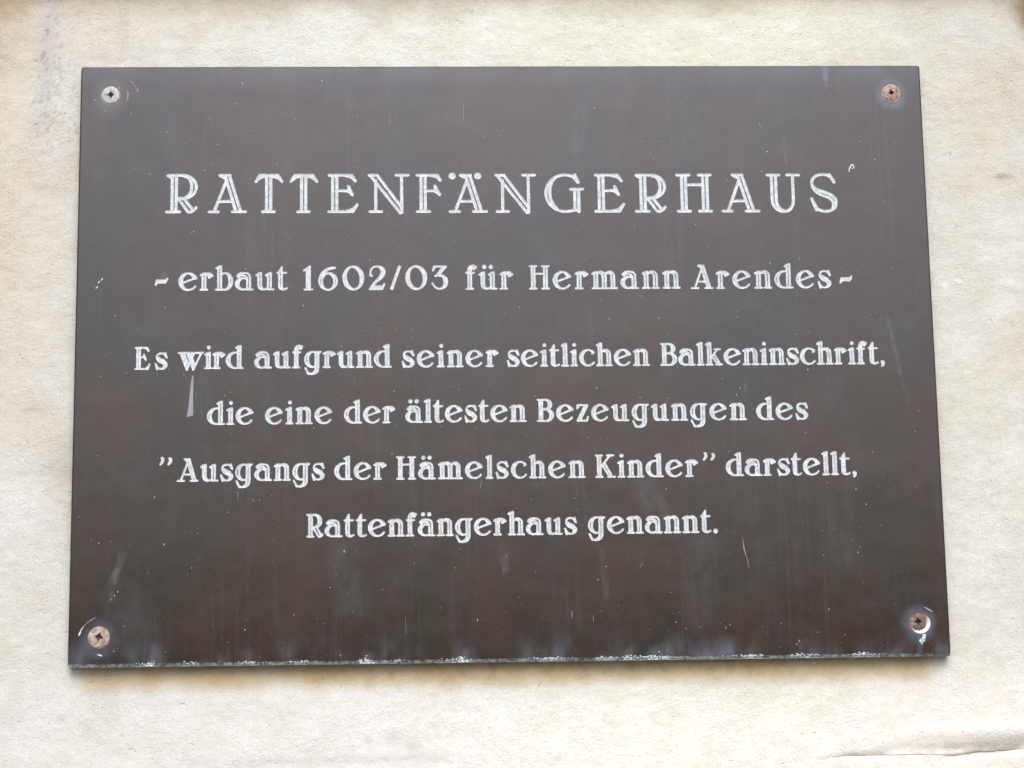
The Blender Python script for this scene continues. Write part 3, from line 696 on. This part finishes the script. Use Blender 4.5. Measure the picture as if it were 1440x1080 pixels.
# keep clear of the outlines already there
cell = {}
for p in cdt_v[:n_con]: cell.setdefault((int(p[0] // 0.4), int(p[1] // 0.4)), []).append(p)
occ = set(cell)
for p in ext.tolist():
    k = (int(p[0] // 0.4), int(p[1] // 0.4))
    if k in occ or abs(p[0]) > 199 or abs(p[1]) > 139.7: continue
    occ.add(k); cdt_v.append(tuple(p))
t1 = time.time()
vo, eo, fo, ov, oe, of = geometry.delaunay_2d_cdt([Vector(p) for p in cdt_v], cdt_e, [], 0, 1e-7)
print('cdt', round(time.time() - t1, 1), len(vo), len(fo))
first = {}
for i, l in enumerate(ov):
    for q in l: first[q] = i
inside_dir = set()
con = set()
nc = len(cdt_e) - len(front)
for k, (a, b) in enumerate(cdt_e):
    a, b = first.get(a), first.get(b)
    if a is None or b is None: continue
    con.add((a, b)); con.add((b, a))
    if k < nc: inside_dir.add((a, b))
    else: inside_dir.add((b, a))                # outside of the board counts as hole
for k, l in enumerate(eo):
    if oe[k]: con.add((l[0], l[1])); con.add((l[1], l[0]))
emap = {}
for t, f in enumerate(fo):
    for j in range(3): emap[(f[j], f[(j + 1) % 3])] = t
state = [None] * len(fo)
stack = []
for t, f in enumerate(fo):
    for j in range(3):
        e = (f[j], f[(j + 1) % 3])
        if e in inside_dir: state[t] = True; stack.append(t); break
        if (e[1], e[0]) in inside_dir: state[t] = False; stack.append(t); break
while stack:
    t = stack.pop(); f = fo[t]
    for j in range(3):
        e = (f[j], f[(j + 1) % 3])
        if e in con: continue
        o2 = emap.get((e[1], e[0]))
        if o2 is not None and state[o2] is None: state[o2] = state[t]; stack.append(o2)
V = [(v.x / 1e3, 0.0, v.y / 1e3) for v in vo]
FB = [tuple(f) for t, f in enumerate(fo) if not state[t]]
# chamfer, sides, back
TH = 6.0
nl = len(front)
loops = [[first[q] for q in b_out]]
for ring_pts, y in ((ch[1], 0.22), (ch[2], 0.75), (ch[2], TH - 0.6)):
    b0 = len(V)
    V += [(x * (1 + j / 1500) / 1e3, (y * (1.5 if z < -138 and y < 2 else 1)) / 1e3, (z * (1 + j / 900) - (0.55 * min(1, y / .5) if z < -139 else 0)) / 1e3) for (x, z), j in zip(ring_pts, jit)]
    loops.append(list(range(b0, b0 + nl)))
for a, b in zip(loops[:-1], loops[1:]):
    for k in range(nl):
        k2 = (k + 1) % nl
        FB.append((a[k2], a[k], b[k], b[k2]))
FB.append(tuple(loops[-1]))
board = mesh_obj('board', V, FB, M_BOARD, plaque)
va = np.array(V) * 1000
ma = board.data.color_attributes.new('mark', 'FLOAT_COLOR', 'POINT')
ma.data.foreach_set('color', marks_at(va[:, 0], va[:, 2]).astype(np.float32).ravel())
print('board', round(time.time() - T0, 1), len(FB))

# ------------------------------------------------------------------ screws with cross recess, set in countersunk holes
def cone(hx, hz, hr, r1, y1, mat, name, label=None):
    Vc = []; Fc = []
    A = np.linspace(0, 2 * math.pi, NS, endpoint=False)
    rows = [(hr, 0.0), (hr - 0.12, 0.10), ((hr + r1) / 2, y1 * 0.55), (r1, y1), (r1 * 0.9, y1 + 1.6)]
    for r, y in rows:
        for a in A: Vc.append(((hx + r * math.cos(a)) / 1e3, y / 1e3, (hz + r * math.sin(a)) / 1e3))
    for q in range(len(rows) - 1):
        for k in range(NS):
            k2 = (k + 1) % NS
            Fc.append((q * NS + k, q * NS + k2, (q + 1) * NS + k2, (q + 1) * NS + k))
    Fc.append(tuple((len(rows) - 1) * NS + k for k in range(NS)))
    ob = mesh_obj(name, Vc, Fc, mat, plaque, True)
    if label: tag(ob, label)
    return ob

def screw(cx, cz, r, ang, y0, rec, dom, mat, label, rimmat=None, tilt=(0, 0), seed=0):
    rr = np.concatenate([np.linspace(0.001, 0.72, 34), np.linspace(0.75, 0.93, 8), [0.965, 0.985, 1.0]]) * r
    NA = 120
    A = np.linspace(0, 2 * math.pi, NA, endpoint=False)
    RR, AA = np.meshgrid(rr, A, indexing='ij')
    X = RR * np.cos(AA); Z = RR * np.sin(AA)
    ca, sa = math.cos(R(ang)), math.sin(R(ang))
    U = np.abs(ca * X + sa * Z) / rec; W = np.abs(-sa * X + ca * Z) / rec
    star = 1 - (np.power(U + 1e-6, 0.62) + np.power(W + 1e-6, 0.62))       # four pointed recess
    dep = 2.6 * sstep(-0.02, 0.12, star) * (0.75 + 0.25 * np.clip(star, 0, 1))
    Y = y0 - dom * (1 - (RR / r) ** 2) + dep
    Y += 0.55 * sstep(0.93 * r, r, RR)
    Y += 0.10 * (fbm(X + 40 + seed * 9, Z + 40, 1.3, 3, 70 + seed) - 0.5) * 2
    Y += (tilt[0] * X + tilt[1] * Z)
    V = [tuple(v) for v in (np.stack([X + cx, Y, Z + cz], -1).reshape(-1, 3) / 1e3).tolist()]
    nr = len(rr); F = []
    for q in range(nr - 1):
        for k in range(NA):
            k2 = (k + 1) % NA
            F.append((q * NA + k, q * NA + k2, (q + 1) * NA + k2, (q + 1) * NA + k))
    F.append(tuple(range(NA))[::-1])
    b = len(V)
    for a in A: V.append(((cx + 0.62 * r * math.cos(a)) / 1e3, 3.6 / 1e3, (cz + 0.62 * r * math.sin(a)) / 1e3))
    for k in range(NA):
        k2 = (k + 1) % NA
        F.append(((nr - 1) * NA + k, (nr - 1) * NA + k2, b + k2, b + k))
    F.append(tuple(range(b, b + NA)))
    tn = np.ones((len(V), 3)); tn[:RR.size] = (1 - 0.85 * sstep(0.5, 1.6, dep)).reshape(-1, 1)     # shade of the recess painted in, darker with depth
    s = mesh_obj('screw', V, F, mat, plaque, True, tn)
    tag(s, label)
    if rimmat:                                       # bright worn rim
        Vr = []; Fr = []
        NB_ = 96
        for q, (dr, yy) in enumerate(((-0.30, 0.02), (-0.12, -0.10), (0.05, -0.02), (0.10, 0.3))):
            for a in np.linspace(0, 2 * math.pi, NB_, endpoint=False):
                Vr.append(((cx + (r + dr) * math.cos(a)) / 1e3, (y0 + 0.25 + yy) / 1e3, (cz + (r + dr) * math.sin(a)) / 1e3))
        for q in range(3):
            for k in range(NB_):
                k2 = (k + 1) % NB_
                Fr.append((q * NB_ + k, q * NB_ + k2, (q + 1) * NB_ + k2, (q + 1) * NB_ + k))
        rm = mesh_obj('screw_rim', Vr, Fr, rimmat, s, True, np.ones((len(Vr), 3)))
        rm.matrix_parent_inverse = Matrix.Identity(4)
        rm.location = (0, 0, 0)
    return s
M_ZINC = mat_metal('dull_zinc', (0.36, 0.37, 0.34), (0.47, 0.48, 0.46), (0.32, 0.29, 0.23), 0.15, 0.6)
M_COPPER = mat_metal('rusty_steel', (0.34, 0.25, 0.20), (0.17, 0.115, 0.10), (0.42, 0.22, 0.10), 0.35, 0.42, 520)
M_PINK = mat_metal('pale_rust', (0.46, 0.40, 0.31), (0.33, 0.20, 0.14), (0.50, 0.46, 0.38), 0.05, 0.8, 480)
M_DARKR = mat_metal('dark_rust', (0.20, 0.13, 0.11), (0.13, 0.075, 0.055), (0.26, 0.19, 0.15), 0.2, 0.6)
M_RIM = mat_metal('bright_rim', (0.55, 0.50, 0.40), (0.45, 0.38, 0.30), (0.6, 0.58, 0.5), 0.5, 0.35)
M_HOLE = mat_plain('rust_stained_hole', (0.30, 0.16, 0.09), (0.40, 0.27, 0.18), 0.8)
def mat_chips():
    n = NT('white_countersink')
    X = n.xyz()
    f = n.ramp(n.math('ADD', n.math('MULTIPLY', X[0], 1.0), n.math('MULTIPLY', X[2], -1.0)), 0.3115, 0.3165)
    c = n.mix(f, (0.40, 0.20, 0.10), (0.86, 0.86, 0.82))
    c = n.mix(n.ramp(n.noise(900, det=3), 0.5, 0.7, 0, .4), c, (0.70, 0.45, 0.28))
    n.put(n.b.inputs['Base Color'], c); n.b.inputs['Roughness'].default_value = 0.7
    return n.m
cone(-185.75, 126.75, 4.75, 3.6, 1.4, M_HOLE, 'countersink')
cone(185.58, 127.04, 4.62, 3.5, 1.4, M_HOLE, 'countersink')
cone(-186.2, -127.85, 5.0, 3.7, 1.4, M_HOLE, 'countersink')
cone(186.45, -126.15, 4.75, 3.3, 1.0, mat_chips(), 'countersink', 'bright white chipped countersink of the lower right screw')
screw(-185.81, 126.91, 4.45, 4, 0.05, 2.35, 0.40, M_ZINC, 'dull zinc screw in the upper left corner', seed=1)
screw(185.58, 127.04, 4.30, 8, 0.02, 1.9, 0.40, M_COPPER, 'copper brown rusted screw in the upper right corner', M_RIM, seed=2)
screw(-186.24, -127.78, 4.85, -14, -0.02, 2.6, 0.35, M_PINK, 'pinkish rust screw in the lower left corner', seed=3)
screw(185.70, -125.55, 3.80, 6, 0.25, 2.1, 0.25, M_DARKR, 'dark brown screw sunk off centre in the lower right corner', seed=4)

# ------------------------------------------------------------------ marks on the face
def ribbon(name, pts, widths, mat, h=0.06, label=None, parent=plaque, y=0.0):
    p = np.array(pts, float); w = np.array(widths, float)
    t = np.gradient(p, axis=0); t /= (np.linalg.norm(t, axis=1)[:, None] + 1e-9)
    nrm = np.stack([-t[:, 1], t[:, 0]], 1)
    V = []; F = []
    for q, nn, ww in zip(p, nrm, w):
        for s, hh in ((-1, -0.03), (-0.6, 0.8 * h), (0, h), (0.6, 0.8 * h), (1, -0.03)):
            V.append(((q[0] + nn[0] * s * ww / 2) / 1e3, (y - hh) / 1e3, (q[1] + nn[1] * s * ww / 2) / 1e3))
    for k in range(len(p) - 1):
        for j in range(4): F.append((k * 5 + j, k * 5 + j + 1, (k + 1) * 5 + j + 1, (k + 1) * 5 + j))
    ob = mesh_obj(name, V, F, mat, parent, True)
    if label: tag(ob, label)
    return ob
def patch(name, poly, mat, h=0.05, label=None):
    n = len(poly); c = np.mean(poly, axis=0)
    V = [(x / 1e3, 0.02 / 1e3, z / 1e3) for x, z in poly] + [((c[0] + (x - c[0]) * .9) / 1e3, -h / 1e3, (c[1] + (z - c[1]) * .9) / 1e3) for x, z in poly]
    F = [(k, (k + 1) % n, n + (k + 1) % n, n + k) for k in range(n)] + [tuple(range(n, 2 * n))]
    ob = mesh_obj(name, V, F, mat, plaque)
    if label: tag(ob, label)
    return ob
ribbon('swarf_curl', [(163.49, 87.51), (163.48, 88.53), (163.71, 89.4), (164.24, 90.43), (164.94, 91.3), (165.58, 91.06), (165.83, 90.27), (165.62, 89.46), (165.04, 89.19), (164.6, 89.55)], [.35, .6, .7, .7, .7, .7, .6, .6, .5, .3], M_CURL, 0.5, 'tiny white curl of swarf right of the heading')
patch('scrape', [(-145.88, -7.92), (-145.42, -8.24), (-145.28, -12.25), (-145.37, -17.49), (-145.30, -22.42), (-145.26, -27.18), (-146.0, -27.48), (-147.2, -27.71), (-148.4, -27.92), (-147.75, -25.16), (-147.37, -21.79), (-147.11, -18.1), (-146.76, -14.71), (-146.58, -12.24), (-146.22, -10.08)], M_SCRAPE, 0.05, 'grey wedge shaped scrape under the word wird')
ribbon('scratch', [(106.14, -85.67), (106.52, -88.4), (106.77, -91.14), (107.54, -94.21), (108.14, -96.6), (108.89, -100.35)], [.05, .25, .45, .25, .22, .08], M_HAIR, 0.12, 'thin curved hairline scratch right of the last line')
ribbon('scratch', [(-178.17, 129.52), (-177.72, 127.47), (-177.9, 124.84), (-178.43, 123.67), (-178.89, 123.09)], [.1, .5, .45, .25, .1], M_SCRATCH, label='bright arc scratch right of the upper left screw')
ribbon('scratch', [(-177.57, 134.49), (-175.59, 132.73), (-173.74, 130.38), (-173.08, 129.21), (-173.7, 128.28)], [.15, .25, .2, .5, .4], M_SCRATCH, 0.04)
ribbon('scratch', [(-195.24, -127.27), (-194.82, -126.09), (-194.19, -124.5), (-193.17, -122.92), (-192.39, -122.27)], [.6, .9, .7, .3, .15], M_LIME, label='white dash beside the lower left screw')
ribbon('scratch', [(-192.39, -122.27), (-191.35, -121.08), (-190.05, -120.3), (-189.0, -119.52), (-187.56, -119.0)], [.12, .25, .3, .3, .1], M_SCRATCH)
ribbon('scratch', [(-186.82, -135.73), (-185.76, -135.87), (-184.56, -136.34)], [.5, .8, .4], M_LIME)
ribbon('scratch', [(188.68, -119.0), (190.14, -119.83), (191.48, -120.53), (192.53, -121.35)], [.4, .6, .6, .3], M_SCRATCH, label='pale dash above the lower right screw')
patch('lime_patch', [(187.36, -131.28), (188.87, -131.16), (188.64, -132.91), (188.43, -134.25), (187.44, -135.05), (186.88, -136.39), (186.2, -135.3), (185.51, -134.27), (186.16, -133.42), (187.0, -132.89)], M_LIME, 0.15, 'white lime patch under the lower right screw')
for p in ((-190.44, 33.54, -.6), (-188.15, 37.29, .5), (-189.58, 35.98, .3)):
    ribbon('fleck', [(p[0] - .5, p[1] - .5), p[:2], (p[0] + .4, p[1] + .7)], [.2, .6, .3], M_CURL, 0.15)
for x, z in [(-187.78, -8.45), (-187.13, -85.43), (-158.8, 23.95), (-149.8, -7.89), (-130.75, -17.71), (-69.76, 115.75), (-19.61, 114.97), (164.21, -71.35), (170.62, -81.17), (159.72, -64.17), (146.54, -61.0), (71.7, -63.23), (-64.04, 45.92), (-15.86, -122.32), (39.34, -104.5), (43.2, -98.68), (144.74, -119.41), (130.53, -133.7), (97.19, -127.23), (107.69, -16.41), (105.85, -19.42), (99.44, -11.81), (-123.95, 132.38), (-179.45, -134.24), (-195.7, -140.1), (-188.1, 118.74), (-182.08, 130.26), (-193.21, 124.29), (-181.0, -111.0), (-179.6, -109.3), (-178.2, -107.6)]:
    s = random.uniform(0.5, 1.0)
    ribbon('fleck', [(x - .1, z + .55 * s), (x, z), (x + .1, z - .5 * s)], [.15, .5 * s, .2], M_LIME, 0.12)
for a, b in (((-48.5, -119.68), (-48.33, -128.59)), ((26.97, -118.39), (27.23, -122.31)), ((36.71, -120.75), (36.87, -123.55)), ((-19.52, 122.59), (-19.51, 112.43)), ((-124.56, -62.1), (-124.53, -66.55)), ((-13.1, -58.26), (-13.97, -62.36)), ((58.69, -99.42), (59.97, -97.06)), ((-71.5, -9), (-71.2, -12.5)), ((157, 75), (157.4, 68))):
    ribbon('scratch', [a, ((a[0] + b[0]) / 2 + .05, (a[1] + b[1]) / 2), b], [.08, .20, .08], M_SPECK, 0.04)

# lime crust along the lower edge and dust on the face: many tiny crumbs, joined
def crumbs(name, items, mat, hk=0.35):
    V = []; F = []
    for x, z, r, y, sx, sz in items:
        n = random.choice((5, 6, 7)); b = len(V); a0 = random.random() * 6
        for k in range(n):
            a = a0 + k * 2 * math.pi / n; rr = r * random.uniform(0.75, 1.2)
            V.append(((x + rr * sx * math.cos(a)) / 1e3, (y + 0.02) / 1e3, (z + rr * sz * math.sin(a)) / 1e3))
        for k in range(n):
            a = a0 + (k + .5) * 2 * math.pi / n; rr = r * random.uniform(0.35, 0.6)
            V.append(((x + rr * sx * math.cos(a)) / 1e3, (y - r * hk) / 1e3, (z + rr * sz * math.sin(a)) / 1e3))
        for k in range(n):
            k2 = (k + 1) % n
            F.append((b + k, b + k2, b + n + k)); F.append((b + k2, b + n + k2, b + n + k))
        F.append(tuple(range(b + n, b + 2 * n)))
    ob = mesh_obj(name, V, F, mat, plaque, True)
    ob['kind'] = 'stuff'
    return ob
HOT = [(-163.5, 3.5, 1.5), (-66.5, 3.0, 1.7), (-53, 5, .8), (-27, 5, 1.2), (-22, 3, 1), (17, 9, .9), (42, 4, 1.0), (53, 5, 1.1), (63, 4, 1.3), (70, 8, .8), (108, 7, .9), (133, 8, 1.0), (160, 8, .9), (-120, 8, .8), (-95, 6, .9), (-145, 6, .8)]
def hot(x): return sum(a * math.exp(-((x - c) / w) ** 2) for c, w, a in HOT)
it = []
for k in range(7500):
    x = random.uniform(-199, 198)
    fade = 1.0 if x < 165 else 0.35
    d = 0.55 + 0.6 * min(1.3, hot(x))
    if random.random() > d * fade: continue
    z = -HH + abs(random.gauss(0, 0.42 + 0.30 * hot(x))) + 0.12
    r = random.uniform(0.07, 0.22) * (1 + 0.7 * min(1, hot(x)))
    zz = z + HH
    z -= 0.45; zz = z + HH
    y = 0.0 if zz > 0.75 else (0.75 - zz) * 0.85
    it.append((x, z, r, max(0, y), random.uniform(1, 2.0), 1))
for hx, n_, rr in ((-66.5, 34, .5), (-64.5, 14, .4), (-22, 34, .42), (-163.5, 30, .42), (53, 14, .35), (42, 10, .3), (63, 16, .34), (70, 12, .3), (108, 12, .3), (133, 12, .3), (17, 10, .28)):
    for k in range(n_):
        it.append((hx + random.gauss(0, 1.3), -HH - .3 + abs(random.gauss(0, .6)), random.uniform(.4, 1) * rr, 0.25, 1.4, 1))
for k in range(900):                                 # on the underside arris
    x = random.uniform(-199, 198)
    it.append((x, -HH + 0.02, random.uniform(0.10, 0.26), random.uniform(0.5, 4.0), 1.6, 0.5))
crumbs('lime_crust', it, M_LIME)
it = []
for k in range(3200):
    x = random.uniform(-198, 198); z = random.uniform(-138, 139)
    r = min(0.34, 0.06 + random.expovariate(1 / 0.05))
    el = random.choice((1, 1, 1, 1.8))
    it.append((x, z, r, 0.0, 1.0, el))
crumbs('dust_specks', it, M_SPECK, 0.2)
it = []
for lpen, items in lines:                            # white swarf crumbs that cling round the cuts
    for st, x, z, cap, kind, lab in items:
        u = cap / 100
        for k in range(int(5 + 6 * u * 5)):
            s = random.choice(st); q = random.choice(s)
            a = random.random() * 6.28; rr = lpen * random.uniform(0.95, 1.35)
            it.append((x + q[0] * u + rr * math.cos(a), z + q[1] * u + rr * math.sin(a), random.uniform(0.05, 0.13), 0.0, 1, 1))
crumbs('engraving_burrs', it, M_CORE, 0.5)
print('done', round(time.time() - T0, 1))
